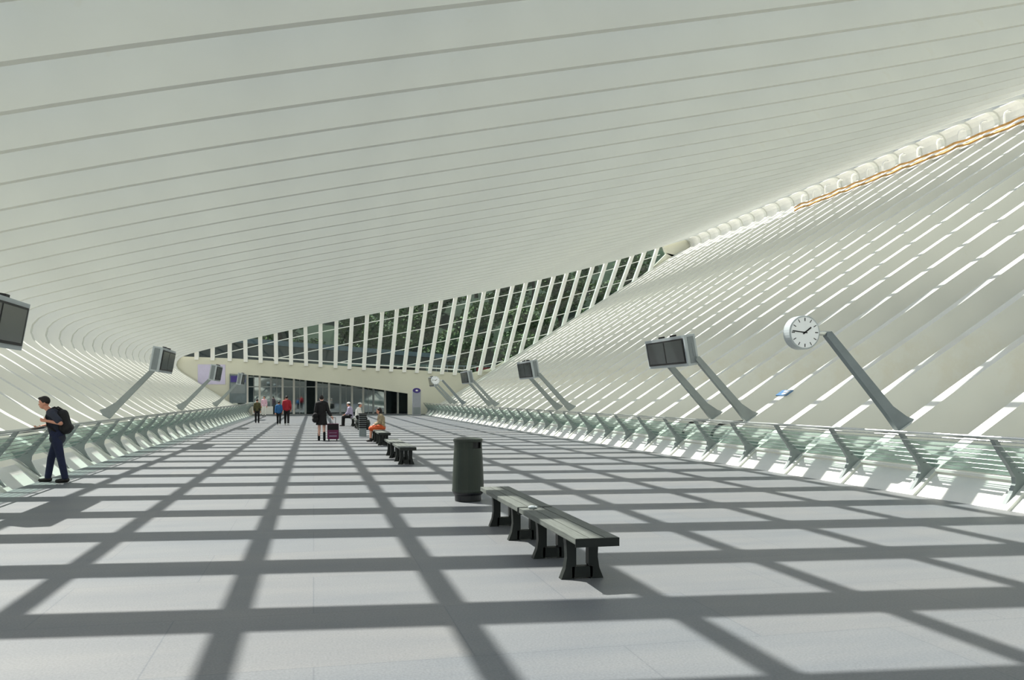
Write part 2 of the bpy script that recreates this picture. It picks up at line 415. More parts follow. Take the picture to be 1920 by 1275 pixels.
def clock(y, label, hx=9.29, hz=2.94):
    t = thing('station_clock', label, 'clock', (11.4, y, 1.0))
    L = (-11.4, -y, -1.0)
    b = pole_mesh(1, 9.86, 2.93); bmesh.ops.transform(b, matrix=Matrix.Translation((0, y, 0)), verts=b.verts); obj('pole', b, M['post_dark'], t, loc=L)
    b = B(); tube(b, [(9.55, y, hz), (9.95, y, hz)], .045, 10); obj('neck', b, M['steel'], t, loc=L)
    b = B(); tube(b, [(hx, y - .12, hz), (hx, y - .11, hz), (hx, y + .11, hz), (hx, y + .12, hz)], [.315, .33, .33, .315], 40); ca = obj('casing', b, M['case'], t, loc=L)
    for f in ca.data.polygons: f.use_smooth = False
    b = B(); tube(b, [(hx, y - .124, hz), (hx, y - .119, hz)], .30, 40); obj('dial', b, M['dial'], t, loc=L)
    b = B()
    for k in range(12):
        a = k * PI / 6; w = .014 if k % 3 else .018; ln = .065
        T = Matrix.Translation((hx, y - .126, hz)) @ Matrix.Rotation(a, 4, 'Y')
        box(b, -w / 2, w / 2, -.002, .002, .285 - ln, .285, mtx=T)
    obj('hour_marks', b, M['black'], t, loc=L)
    for ang, w, ln, nm in ((53, .028, .165, 'hour_hand'), (276, .02, .27, 'minute_hand')):
        b = B(); box(b, -w / 2, w / 2, -.004, 0, -.05, ln, mtx=Matrix.Translation((hx, y - .129, hz)) @ Matrix.Rotation(math.radians(ang), 4, 'Y')); obj(nm, b, M['black'], t, loc=L)
clock(14.97, 'large round white clock with black hands on a leaning grey pole, nearest')
clock(66.47, 'tiny far round clock on a leaning pole beside the smallest right display')

# ------------------------------------------------------------------ escalator handrail ends and blue sign on the right
for y, z0, lab in ((23.4, .62, 'left one of two black curved escalator handrails behind the right railing'), (21.55, .62, 'right one of two black curved escalator handrails behind the right railing')):
    b = B(); pts = [(10.62 + .5 * (1 - math.cos(a)) , y, .55 + .42 * math.sin(a)) for a in [PI * .5 * k / 8 for k in range(9)]]
    pts = [(10.62, y, .45)] + pts + [(11.6, y + .0, 1.0), (12.6, y, 1.05)]
    pts = [(p[0], p[1], p[2] + .0) for p in pts]
    tag(obj('escalator_handrail', (tube(b, pts, .04, 8), b)[1], M['black'], None, True), lab, 'handrail')
def rib_pt(x):
    for a, c in zip(right, right[1:]):
        if a[0] <= x <= c[0]: return a[1] + (c[1] - a[1]) * (x - a[0]) / (c[0] - a[0])
sx_ = 12.62
t = thing('wayfinding_sign', 'small blue sign with white mark on a right wall rib left of the clock pole', 'sign', (sx_, 21.15, rib_pt(sx_)), 0)
T = Matrix.Rotation(-math.atan(.65), 4, 'Y')
b = B(); box(b, -.13, .13, -.27, .27, .01, .04, mtx=T); pn = obj('panel', b, M['blue_sign'], t)
b = B(); box(b, -.09, .09, -.20, -.12, .04, .046, mtx=T); box(b, -.09, -.02, -.12, .02, .04, .046, mtx=T); box(b, .03, .09, -.08, .08, .04, .046, mtx=T); obj('white_mark', b, M['wht'], pn)

# ------------------------------------------------------------------ fold line lamps and cables (far right, high up)
def gX(px, X):
    dx = (px - 960) / F; c, s = math.cos(YAW), math.sin(YAW); return X / (dx * c + s) * (-dx * s + c)
hooks = [1883, 1838, 1797, 1757, 1720, 1687, 1655, 1625, 1597, 1571, 1547, 1524, 1503]
h0 = None
for i, px in enumerate(hooks):
    y = gX(px, 35.4)
    if h0 is None:
        h0 = thing('hook_lamp', 'small white hooked lamp along the upper right fold of the canopy', 'lamp', (35.4, y, 16.0), 0, 'hooked lamps along the fold')
        b = B(); tube(b, [(0, 0, -.15), (0, 0, .45), (.05, 0, .62), (.2, 0, .72), (.4, 0, .75)], .05, 8); obj('bracket', b, M['white'], h0, True)
        b = B(); ellip(b, (0, 0, -.22), (.13, .13, .16)); obj('head', b, M['wht'], h0, True)
    else: dup(h0, (35.4, y, 16.0))
for j, (x, z, lab) in enumerate(((34.6, 15.62, 'upper ochre cable running along the right fold of the canopy'), (33.4, 14.9, 'lower ochre cable running along the right fold of the canopy'))):
    b = B(); ya, yb = gX(1920, x) - 6, gX(1490, x)
    tube(b, [(x, ya + (yb - ya) * k / 30, z + .12 - .1 * abs(math.sin(k * 1.3))) for k in range(31)], .06, 6)
    tag(obj('cable', b, M['cable'], None, True), lab, 'cable')

# ------------------------------------------------------------------ end wall, window band and doors
Y = YEND
top = [(-11.4, 5.19), (-6.8, 5.05), (-1.3, 4.72), (5.3, 4.29), (10.2, 4.08), (14.25, 3.85)]
b = B()
def pw(b, poly, ya=Y, yb=Y + .35): prism(b, poly, ya, yb)
low = [(-8.6, 3.78), (-7.24, 3.72), (-3.16, 3.42), (2.45, 2.81), (8.5, 1.95)]
for a, c, d, e in [((-11.4, 5.19), (-6.8, 5.05), (-7.24, 3.72), (-11.5, 4.1)), ((-6.8, 5.05), (-1.3, 4.72), (-3.16, 3.42), (-7.24, 3.72)), ((-1.3, 4.72), (5.3, 4.29), (2.45, 2.81), (-3.16, 3.42)), ((5.3, 4.29), (10.2, 4.08), (8.5, 1.95), (2.45, 2.81))]:
    pw(b, [a, c, d, e])
pw(b, [(10.2, 4.08), (14.25, 3.85), (17.2, 4.55), (10.2, .05), (8.5, 0), (8.5, 1.95)])
pw(b, [(-12.8, 4.2), (-12.8, 5.8), (-10.9, 5.6), (-11.4, 5.19), (-11.5, 4.1)])
pw(b, [(-12.8, 4.15), (-11.5, 4.1), (-7.24, 3.72), (-7.24, .5), (-12.8, 3.9)])
pw(b, [(-7.24, .5), (-7.24, .85), (-5.35, .85), (-5.33, -.2), (-5.8, -.2)])
tag(obj('wall_back', b, M['cream']), kind='structure')
b = B(); box(b, -9.9, -7.6, Y - .05, Y, 2.75, 4.5); tag(obj('trim_2', b, M['lilac_wall']), kind='structure')
b = B(); box(b, -7.5, -3.6, 80.5, 80.8, 0, .78); tag(obj('wall_left', b, M['white']), kind='structure')
# rounded lip under and edge beams round the window
botw = [(905, 698), (960, 670), (1020, 640), (1080, 606), (1130, 573), (1180, 535), (1220, 505), (1250, 475)]
def gY(px, py, Yv):
    dx = (px - 960) / F; c, s = math.cos(YAW), math.sin(YAW); d = Yv / (-dx * s + c); return (d * (dx * c + s), EYE + (HZ - py) / F * d)
wl = [gY(x, y, Y) for x, y in botw]
bot_line = top + wl
b = B()
wallpts = [(x, rib_pt(min(x, 35.6))) for x in (14.25, 17, 20, 23, 26, 29, 32, 35)]
for (p, q) in zip(wl, wl[1:]):
    zz = lambda x: rib_pt(min(max(x, 10.1), 35.6)) if x <= 35.6 else 16.1
    pw(b, [p, q, (q[0] + 1.1, zz(q[0] + 1.1) - .25), (p[0] + 1.1, zz(p[0] + 1.1) - .25)], Y - .1, Y + .3)
pw(b, [(14.25, 3.85), wl[0], (wl[0][0] + .35, rib_pt(wl[0][0] + .35) - .3), (14.6, rib_pt(14.6) - .3)], Y - .1, Y + .3)
pw(b, [(34.1, 15.9), (33.7, 17.0), (36.9, 17.7), (37.2, 16.2), (35.4, 15.3)], Y - .1, Y + .3)
tag(obj('trim_3', b, M['cream']), kind='structure')
# window frame: mullions, rails, panes
def ztop(x): return zceil(min(x, 36)) + .05
def zbot(x):
    for p, q in zip(bot_line, bot_line[1:]):
        if p[0] <= x <= q[0]: return p[1] + (q[1] - p[1]) * (x - p[0]) / (q[0] - p[0])
    return bot_line[0][1] if x < bot_line[0][0] else bot_line[-1][1]
mb = [369, 399, 431, 461, 489, 518, 546, 574, 601, 629, 655, 682, 708, 733, 757.5, 781, 805, 828, 852, 875, 898.5, 923, 948, 974, 1000, 1025, 1051, 1075.6, 1102, 1129, 1156, 1185, 1217]
mtp = [369, 399, 431, 460, 488, 517, 545, 572.6, 601, 631, 660, 688.5, 717, 744.5, 772, 799.5, 827, 854, 880, 907.6, 934, 961, 986, 1012, 1038, 1062.5, 1086, 1111, 1135.5, 1160, 1185, 1208, 1232]
def pix_x(px): return gY(px, 700, Y)[0]
win = thing('window_1', None, None, (0, 0, 0)); win['kind'] = 'structure'
MU = []
for xb_, xt_ in zip(mb, mtp):
    xb, xt = pix_x(xb_), pix_x(xt_); MU.append(((xb, zbot(xb) - .25), (xt, ztop(xt))))
for (p, q) in MU:
    b = B(); wd = .17; prism(b, [(p[0] - wd, p[1]), (p[0] + wd, p[1]), (q[0] + wd, q[1]), (q[0] - wd, q[1])], Y - .25, Y + .1); obj('mullion', b, M['white'], win)
MU = [((-12.2, zbot(-11.4)), (-11.2, zceil(-10.9)))] + MU + [(gY(1246, 480, Y), gY(1249, 474, Y))]
for i, (m0, m1) in enumerate(zip(MU, MU[1:])):
    b = B(); v = [b.verts.new((x, Y + .12, z)) for x, z in (m0[0], m1[0], m1[1], m0[1])]; b.faces.new(v); obj('pane', b, M['wglass'], win)
for k in range(6):
    b = B(); run = False; pts = []
    x = -11
    while x < 34:
        zt = ztop(x) - .75 - k * 1.55; 
        if zt > zbot(x) + .1: pts.append((x, Y + .02, zt))
        x += .5
    if len(pts) > 2: tube(b, pts, .04, 6); obj('rail', b, M['white'], win)
b = B(); tube(b, [(x, Y + .02, zbot(x) + .28) for x in [-6 + k * 1.0 for k in range(21)]], .06, 6); obj('rail', b, M['white'], win)

# glass doors (facade behind the end wall opening)
YD = 84.0
dx = [-7.7, -6.07, -4.96, -3.94, -2.87, -1.83, -.75, .25, 1.45, 2.51, 3.62, 4.69, 5.67, 6.8, 8.04, 9.14]
door = thing('door_1', None, None, (0, 0, 0)); door['kind'] = 'structure'
for i, x in enumerate(dx):
    b = B(); box(b, x - .09, x + .09, YD - .12, YD + .12, 0, 4.3); obj('mullion', b, M['white'] if i % 3 else M['case'], door)
for i, (a, c) in enumerate(zip(dx, dx[1:])):
    if i in (6, 13): continue
    b = B(); box(b, a + .09, c - .09, YD - .01, YD + .01, 0, 4.3); obj('pane', b, M['dglass'], door)
    if i % 2: b = B(); box(b, (a + c) / 2 - .025, (a + c) / 2 + .025, YD - .03, YD + .03, 0, 4.3); obj('glazing_bar', b, M['case'], door)
b = B(); box(b, -7.7, 9.2, YD - .1, YD + .1, 2.55, 2.65); obj('transom', b, M['case'], door)
b = B(); box(b, -9, 10.5, 89.5, 89.8, 0, 4.6); box(b, -9, -8.8, 84, 89.8, 0, 4.6); box(b, 10.3, 10.5, 79.6, 89.8, 0, 4.6); box(b, -9, 10.5, 80, 89.8, 4.5, 4.7)
for x in (-5, -1.2, 3.2, 7.2): box(b, x, x + .5, 87.2, 87.7, 0, 4.5)
tag(obj('wall_interior', b, M['dark']), kind='structure')
# wall screen at the left of the doors
t = thing('wall_screen', 'dark screen with violet header on the far wall left of the glass doors', 'screen', (-6.5, 79.0, 1.6))
b = B(); box(b, -.72, .72, -.1, 0, -.5, 2.0); obj('frame', b, M['dark'], t)
b = B(); box(b, -.62, .62, -.13, -.1, 1.35, 1.9); obj('header', b, M['violet'], t)
b = B(); box(b, -.62, .62, -.13, -.1, .35, 1.25); obj('screen', b, M['case_d'], t)

# totem with round violet sign
t = thing('information_totem', 'tall grey information totem with violet roundel right of the far doors', 'totem', (8.7, 74, 0))
b = B(); box(b, -.36, .36, -.12, .12, 0, 2.25, .02); bd = obj('body', b, M['totem'], t)
b = B(); prism(b, [(-.30, .12), (.30, .12), (.30, .75), (-.30, .75)], -.135, -.12); obj('grille', b, M['case_d'], bd)
b = B(); tube(b, [(0, -.16, 2.2), (0, .16, 2.2)], .27, 28); r_ = obj('roundel', b, M['violet'], t); r_.scale = (1.25, 1, .8); r_.location = (0, 0, .44)
b = B(); tube(b, [(0, -.17, 2.2), (0, -.165, 2.2)], .09, 16); obj('mark', b, M['wht'], r_)

# ------------------------------------------------------------------ outside: ground, hillside, trees, roofs
b = B(); box(b, -200, 200, -150, 420, -9.2, -9); tag(obj('ground', b, M['ground']), kind='structure')
b = B(); n = 40
gv = [[b.verts.new((-120 + 260 * i / n, 135 + 140 * j / 14, -9 + 62 * (j / 14) ** .8 + 2.5 * math.sin(i * .9 + j) * (j > 0))) for j in range(15)] for i in range(n + 1)]
for i in range(n):
    for j in range(14): b.faces.new((gv[i][j], gv[i + 1][j], gv[i + 1][j + 1], gv[i][j + 1]))
tag(obj('hillside', b, M['grass'], None, True), kind='structure')
def tree_proto(i):
    t = thing('tree', 'dark green leafy tree seen through the far window', 'tree', (0, 0, 0), 0, 'trees beyond the window')
    rnd = random.Random(i)
    b = B(); tube(b, [(0, 0, -1.0), (.1, 0, 3), (0, .2, 7)], [.5, .38, .2], 8); obj('trunk', b, M['bark'], t, True)
    b = B(); cl = [(rnd.uniform(-3, 3), rnd.uniform(-3, 3), rnd.uniform(4, 11), rnd.uniform(1.6, 3)) for _ in range(14)]
    for (x, y, z, r) in cl:
        for _ in range(260):
            d = Vector((rnd.gauss(0, 1), rnd.gauss(0, 1), rnd.gauss(0, 1))).normalized() * r * rnd.uniform(.7, 1.05)
            p = Vector((x, y, z)) + d; u, v = basis(Vector((rnd.gauss(0, 1), rnd.gauss(0, 1), rnd.gauss(0, 1)))); q = rnd.uniform(.22, .5)
            b.faces.new([b.verts.new(p + u * q), b.verts.new(p + v * q * .7), b.verts.new(p - u * q), b.verts.new(p - v * q * .7)])
    me = bpy.data.meshes.new('crown'); b.to_mesh(me); b.free(); me.materials.append(M['leaf']); o = bpy.data.objects.new('crown', me); C.objects.link(o); o.parent = t
    return t
tp = [tree_proto(1), tree_proto(2)]
first = [True, True]
def hill_z(y): 
    j = (y - 135) / 140; return -9 + 62 * max(0, j) ** .8
for row, (yy, st, ox) in enumerate(((138, 12, 0), (151, 12, 6), (165, 12, 1), (183, 13, 6), (206, 14, 0))):
    x = -18 + ox
    while x < 92:
        k = random.randint(0, 1); s = random.uniform(.8, 1.15); loc = (x + random.uniform(-1.5, 1.5), yy + random.uniform(-3, 3), hill_z(yy) - .5)
        if first[k]: tp[k].location = loc; tp[k].rotation_euler = (0, 0, random.uniform(0, 6)); first[k] = False
        else: dup(tp[k], loc, random.uniform(0, 6), scale=(s, s, s))
        x += st
t = thing('station_building', 'low grey roofed building beyond the left end of the far window', 'building', (-8, 108, -9))
b = B(); prism(b, [(-26, 0), (24, 0), (24, 15.2), (-2, 17.0), (-26, 16.0)], -4, 4); obj('wall', b, M['slate'], t)
b = B(); prism(b, [(-27, 16.0), (-2, 17.0), (25, 15.2), (25, 15.7), (-2, 17.6), (-27, 16.5)], -5, 5); obj('roof', b, M['dark'], t)
t = thing('platform_bridge', 'pale platform parapet with red panel beyond the bottom of the far window', 'parapet', (10, 95, -9))
b = B(); box(b, -16, 22, -2, 2, 12.2, 12.9); box(b, -14, -13, -1, 1, 0, 12.2); box(b, 19, 20, -1, 1, 0, 12.2); obj('deck', b, M['white'], t)
b = B()
for k in range(60): box(b, -15.5 + k * .62, -15.45 + k * .62, -1.9, -1.85, 12.9, 14.0)
box(b, -16, 22, -1.95, -1.85, 14.0, 14.1); obj('guard_rail', b, M['case'], t)
b = B(); box(b, 7.6, 9.4, -2.1, -1.95, 13.1, 13.9); obj('panel', b, M['redp'], t)

# ------------------------------------------------------------------ benches
def make_bench(label, loc, L, group=None):
    t = thing('bench', label, 'bench', loc, 0, group)
    for x0, x1 in ((-.20, -.075), (-.065, .065), (.075, .20)):
        b = B(); box(b, x0, x1, 0, L, .395, .45, .006); obj('seat_slat', b, M['bench_wood'], t)
    for ya_ in (-.012, L): b = B(); box(b, -.203, .203, ya_, ya_ + .012, .372, .447); obj('end_trim', b, M['bench_leg'], t)
    for y in (.47, L - .62):
        b = B()
        lf = [(-.205, 0), (-.165, .1), (-.15, .2), (-.155, .32), (-.165, .395), (-.06, .395), (-.06, .13), (-.075, .10), (-.08, .0)]
        prism(b, lf, -.045, .045); prism(b, [(-x, z) for x, z in lf], -.045, .045)
        box(b, -.1, .1, -.045, .045, 0.012, .115); box(b, -.1, .1, -.045, .045, .345, .395)
        obj('leg', b, M['bench_leg'], t, loc=(0, y, 0))
    return t
b0 = make_bench('nearest grey timber bench with dark cast legs in the foreground', (2.44, 7.17, 0), 2.12)
make_bench('grey timber bench end to end with the foreground bench, touching the green bin', (2.44, 9.36, 0), 2.2)
make_bench('small far timber bench ahead of the foreground pair, its open end towards the camera', (2.25, 20.9, 0), 2.12)
make_bench('far timber bench directly behind the first small one', (2.22, 23.15, 0), 2.12)
make_bench('far timber bench in front of the seated person with the orange skirt', (2.36, 29.3, 0), 2.12)
make_bench('far timber bench under the seated person with the orange skirt', (2.36, 31.6, 0), 2.12)
make_bench('far timber bench behind the grey slatted bin, under two people', (2.35, 45.2, 0), 2.3)
make_bench('farthest timber bench behind the seated people', (2.3, 48.4, 0), 2.3)
t = thing('crumpled_litter', 'small crumpled tissue lying on the joint of the two near benches', 'litter', (2.36, 9.18, .45))
b = B(); ellip(b, (0, 0, .018), (.045, .03, .02), sub=2); ellip(b, (.04, .02, .014), (.03, .035, .015), sub=2); obj('paper', b, M['case'], t)

# ------------------------------------------------------------------ bins
t = thing('litter_bin', 'dark green round litter bin standing behind the foreground benches', 'bin', (2.45, 13.70, 0))
b = B(); lathe(b, [(.205, .0), (.215, .01), (.215, .10), (.235, .11), (.25, .14), (.25, .15)], 36); obj('base', b, M['bin_base'], t)
b = B(); n = 36
prof = [(.255, .15), (.262, .17), (.258, .2), (.252, .4), (.243, .6), (.235, .75), (.228, .86)]
lathe(b, prof, n); obj('body', b, M['bin'], t, False)
b = B()
# upper collar with a letterbox opening
def collar(b, r, z0, z1, gaps, half):
    for k in range(n):
        a0, a1 = 2 * PI * k / n, 2 * PI * (k + 1) / n; am = math.degrees((a0 + a1) / 2)
        if ((am + 55) % 360 < 180) != bool(half): continue
        if any(abs((am - g + 180) % 360 - 180) < 24 for g in gaps): continue
        q = [b.verts.new((rr * math.cos(a), rr * math.sin(a), z)) for rr in (r, r - .02) for a, z in ((a0, z0), (a1, z0), (a1, z1), (a0, z1))]
        b.faces.new(q[:4]); b.faces.new(q[4:][::-1])
        for i in range(4): b.faces.new((q[i], q[(i + 1) % 4], q[4 + (i + 1) % 4], q[4 + i]))
collar(b, .226, .86, .965, (-55, 125), 0); obj('collar', b, M['bin'], t)
b = B(); collar(b, .226, .86, .965, (-55, 125), 1); obj('collar', b, M['bin'], t)
b = B(); lathe(b, [(.19, .85), (.19, .965)], 24); obj('liner', b, M['black'], t)
b = B(); lathe(b, [(.236, .96), (.24, .965), (.24, 1.0), (.225, 1.012), (.12, 1.028), (.01, 1.03)], 36); obj('lid', b, M['bin'], t)
t = thing('slatted_bin', 'tall grey slatted bin beside the person in the orange skirt', 'bin', (2.02, 36.6, 0))
b = B(); box(b, -.15, .15, -.15, .15, 0, .95, .01); obj('body', b, M['case_d'], t)
b = B()
for k in range(7): box(b, -.16, .16, -.17, -.15, .36 + k * .085, .41 + k * .085)
obj('slat', b, M['blk'], t)
b = B(); box(b, -.17, .17, -.17, .17, .95, .98); obj('lid', b, M['blk'], t)
t = thing('round_bin', 'low dark barrel shaped bin below the two far seated people', 'bin', (2.45, 44.2, 0))
b = B(); lathe(b, [(.26, 0), (.36, .2), (.38, .35), (.33, .5), (.1, .52)], 20); obj('body', b, M['bin'], t)
b = B(); lathe(b, [(.385, .28), (.385, .32)], 20); obj('band', b, M['black'], t)

# ------------------------------------------------------------------ people
def remesh(o, vox):
    md = o.modifiers.new('r', 'REMESH'); md.mode = 'VOXEL'; md.voxel_size = vox; md.use_smooth_shade = True
    sm = o.modifiers.new('s', 'SMOOTH'); sm.iterations = 3; sm.factor = .5
    dg = bpy.context.evaluated_depsgraph_get(); dg.update()
    me = bpy.data.meshes.new_from_object(o.evaluated_get(dg)); old = o.data; o.modifiers.clear(); o.data = me
    for p in me.polygons: p.use_smooth = True
    return o
def person(name_label, loc, rotz, J, clothes, vox=.012, skin='skin', hair='short', female=False, cat='person', s=1.0):
    """J: joints in metres, local frame: +x forward, +y to the person's left"""
    t = thing('person', name_label, cat, loc, rotz); t.scale = (s, s, s)
    V = {k: Vector(v) for k, v in J.items()}
    hd = V['head']; f = Vector(J.get('face', (1, 0, 0))).normalized(); lft = Vector((0, 0, 1)).cross(f).normalized(); up = f.cross(lft)
    R = Matrix((f, lft, up)).transposed()
    b = B()
    w = .88 if female else 1
    capsule(b, V['pelvis'] + Vector((0, .06, 0)), V['pelvis'] - Vector((0, .06, 0)), .115, .115)
    capsule(b, V['pelvis'], V['chest'], .12 * w, .135 * w); capsule(b, V['shL'] * .75 + V['shR'] * .25, V['shR'] * .75 + V['shL'] * .25, .085 * w, .085 * w)
    capsule(b, V['chest'], V['neck'], .12 * w, .06); capsule(b, V['neck'], hd - up * .06, .056, .052)
    # head: cranium, jaw, nose, ears, brow
    ellip(b, hd + up * .02, (.098, .078, .105), R); ellip(b, hd + f * .028 - up * .055, (.062, .052, .062), R)
    capsule(b, hd + f * .086 + up * .005, hd + f * .100 - up * .026, .008, .011, 8, 2)
    for sgn in (1, -1):
        ellip(b, hd + lft * .079 * sgn - up * .012 - f * .005, (.018, .009, .03), R, 1)
        ellip(b, hd + f * .074 + lft * .03 * sgn + up * .02, (.02, .024, .008), R, 1)
    ellip(b, hd + f * .088 - up * .058, (.010, .024, .008), R, 1)
    for S in 'LR':
        capsule(b, V['sh' + S], V['el' + S], .048 * w, .039 * w); capsule(b, V['el' + S], V['wr' + S], .039 * w, .026 * w)
        capsule(b, V['hip' + S], V['kn' + S], .083, .056); capsule(b, V['kn' + S], V['an' + S], .056, .038)
        toe = V['toe' + S]; capsule(b, V['an' + S] - Vector((0, 0, .03)), toe, .04, .03)
        wr = V['wr' + S]; hdn = (wr - V['el' + S]).normalized()
        side = Vector(J.get('side' + S, (0, 1 if S == 'L' else -1, 0))); side = (side - hdn * side.dot(hdn)).normalized(); nn = hdn.cross(side)
        pal = wr + hdn * .05
        for q in (-.026, -.009, .009, .026): capsule(b, wr + side * q * .6, pal + hdn * .035 + side * q, .014, .0115, 8, 2)
        for q, ln in ((-.028, .058), (-.0095, .072), (.0095, .078), (.028, .066)):
            a = pal + hdn * .038 + side * q; m_ = a + hdn * ln * .5 + nn * .008; e_ = m_ + hdn * ln * .32 + nn * .028
            capsule(b, a, m_, .0092, .0086, 8, 2); capsule(b, m_, e_, .0086, .0075, 8, 2)
        a = wr + hdn * .02 + side * .028; m_ = a + hdn * .03 + side * .026 + nn * .01; capsule(b, a, m_, .013, .0105, 8, 2); capsule(b, m_, m_ + hdn * .03 + nn * .014, .0105, .009, 8, 2)
    body = remesh(obj('body', b, M[skin], t), min(vox, .0075) if vox < .01 else vox)
    for S in (1, -1):
        b = B(); ellip(b, hd + f * .083 + lft * .03 * S + up * .004, (.009, .012, .008), R, 2); obj('eye', b, M['wht'], t, True)
        b = B(); ellip(b, hd + f * .0895 + lft * .03 * S + up * .004, (.004, .006, .006), R, 1); obj('pupil', b, M['black'], t, True)
    # hair
    b = B(); ellip(b, hd + up * .045 - f * .014, (.102, .086, .098), R, 3)
    for v in list(b.verts):
        q = R.transposed() @ (v.co - hd)
        if q.x > .055 and q.z < .06: v.co = hd + R @ Vector((min(q.x, .06), q.y * .95, max(q.z, .062)))
    if hair == 'short': ellip(b, hd + up * .10 + f * .05, (.05, .06, .03), R)
    if hair == 'long': capsule(b, hd - f * .05 + up * .02, hd - f * .09 - up * .28, .085, .06)
    if hair == 'bun': ellip(b, hd - f * .08 + up * .09, (.05, .05, .05), R)
    remesh(obj('hair', b, M['hair'] if hair != 'white' else M['wht'], t), .012)
    for nm, m_, fn in clothes:
        b = B(); fn(b, V)
        remesh(obj(nm, b, M[m_], t), vox)
    return t
def shirt(sleeve=.6, g=.02, hem=0, w=1.0):
    def fn(b, V):
        capsule(b, V['pelvis'] + Vector((0, .045, .02 - hem)), V['pelvis'] + Vector((0, -.045, .02 - hem)), (.118 + g) * w, (.118 + g) * w)
        capsule(b, V['pelvis'] + Vector((0, 0, .02)), V['chest'], (.122 + g) * w, (.137 + g) * w)
        capsule(b, V['shL'] * .8 + V['shR'] * .2, V['shR'] * .8 + V['shL'] * .2, .085 * w + g, .085 * w + g)
        capsule(b, V['chest'], V['neck'] - (V['neck'] - V['chest']) * .25, .122 * w + g, .075 + g)
        for S in 'LR':
            a, e, h = V['sh' + S], V['el' + S], V['wr' + S]
            if sleeve <= 1: capsule(b, a, a + (e - a) * sleeve, .052 + g, .048 + g)
            else: capsule(b, a, e, .052 + g, .043 + g); capsule(b, e, e + (h - e) * (sleeve - 1), .043 + g, .034 + g)
    return fn
def trousers(g=.014, ln=.96):
    def fn(b, V):
        capsule(b, V['pelvis'] + Vector((0, .055, .03)), V['pelvis'] - Vector((0, .055, -.03)), .118 + g, .118 + g)
        for S in 'LR':
            capsule(b, V['hip' + S], V['kn' + S], .088 + g, .06 + g); a, e = V['kn' + S], V['an' + S]; capsule(b, a, a + (e - a) * ln, .06 + g, .05 + g)
    return fn
def shoes(h=.03):
    def fn(b, V):
        for S in 'LR':
            a, e = V['an' + S], V['toe' + S]; d = (e - a); d.z = 0; d.normalize()
            a2 = Vector((a.x, a.y, .05)) ; capsule(b, a2 - d * .03, Vector((e.x, e.y, .036)), .05, .036); capsule(b, a2, a + Vector((0, 0, h)), .05, .05)
    return fn
def skirt_(z1, r1):
    def fn(b, V):
        p = V['pelvis']; capsule(b, p + Vector((0, .05, .08)), p + Vector((0, -.05, .08)), .13, .13); tube(b, [p + Vector((0, 0, .12)), p + Vector((0, 0, -.05)), Vector((p.x, p.y, z1))], [.13, .18, r1], 16)
    return fn
stand = dict(pelvis=(0, 0, .95), chest=(.0, 0, 1.30), neck=(0, 0, 1.47), head=(.03, 0, 1.63), shL=(0, .17, 1.41), shR=(0, -.17, 1.41),
             elL=(-.03, .22, 1.13), elR=(-.03, -.22, 1.13), wrL=(.06, .22, .88), wrR=(.06, -.22, .88), hipL=(0, .09, .9), hipR=(0, -.09, .9),
             knL=(.02, .1, .5), knR=(.02, -.1, .5), anL=(0, .1, .09), anR=(0, -.1, .09), toeL=(.15, .12, .035), toeR=(.15, -.12, .035))
# man with backpack, facing left, leaning on the rail
Jm = dict(stand); Jm.update(pelvis=(-.06, 0, .92), chest=(-.0, .0, 1.25), neck=(.07, 0, 1.41), head=(.18, 0, 1.565), face=(1, .28, -.12),
          shL=(-.01, .18, 1.36), shR=(.05, -.17, 1.36), elL=(-.20, .30, 1.17), wrL=(.09, .20, 1.22), elR=(.17, -.25, 1.12), wrR=(.27, -.12, 1.10),
          hipL=(-.06, .09, .88), hipR=(-.05, -.09, .88), knL=(-.15, .12, .48), knR=(.08, -.10, .48), anL=(-.23, .12, .09), anR=(.14, -.1, .09),
          toeL=(-.09, .16, .035), toeR=(.29, -.12, .035), sideL=(0, .1, 1), sideR=(0, 1, 0))
man = person('person in charcoal teeshirt and dark jeans with a black backpack leaning on the left railing', (-5.0, 18.5, 0), PI, Jm,
             [('teeshirt', 'tee', shirt(.75, .022, .07)), ('jeans', 'navy', trousers()), ('shoes', 'shoe', shoes())], vox=.009)
def packfn(b, V):
    capsule(b, (-.15, .06, 1.34), (-.21, .06, 1.06), .10, .115); capsule(b, (-.15, -.06, 1.34), (-.21, -.06, 1.06), .10, .115); capsule(b, (-.28, .05, 1.08), (-.28, -.05, 1.08), .07, .07)
b = B(); packfn(b, None); pk = remesh(obj('backpack', b, M['pack'], None), .012); pk.location = (-5.0, 18.5, 0); pk.rotation_euler = (0, 0, PI)
tag(pk, 'black backpack on the back of the person leaning on the left railing', 'backpack')
for q in (1, -1):
    b = B(); tube(b, [(-.14, .09 * q, 1.42), (-.04, .12 * q, 1.485), (.07, .12 * q, 1.43), (.115, .13 * q, 1.30), (.08, .16 * q, 1.12), (-.08, .16 * q, 1.0)], .018, 8); obj('strap', b, M['pack'], pk, True)
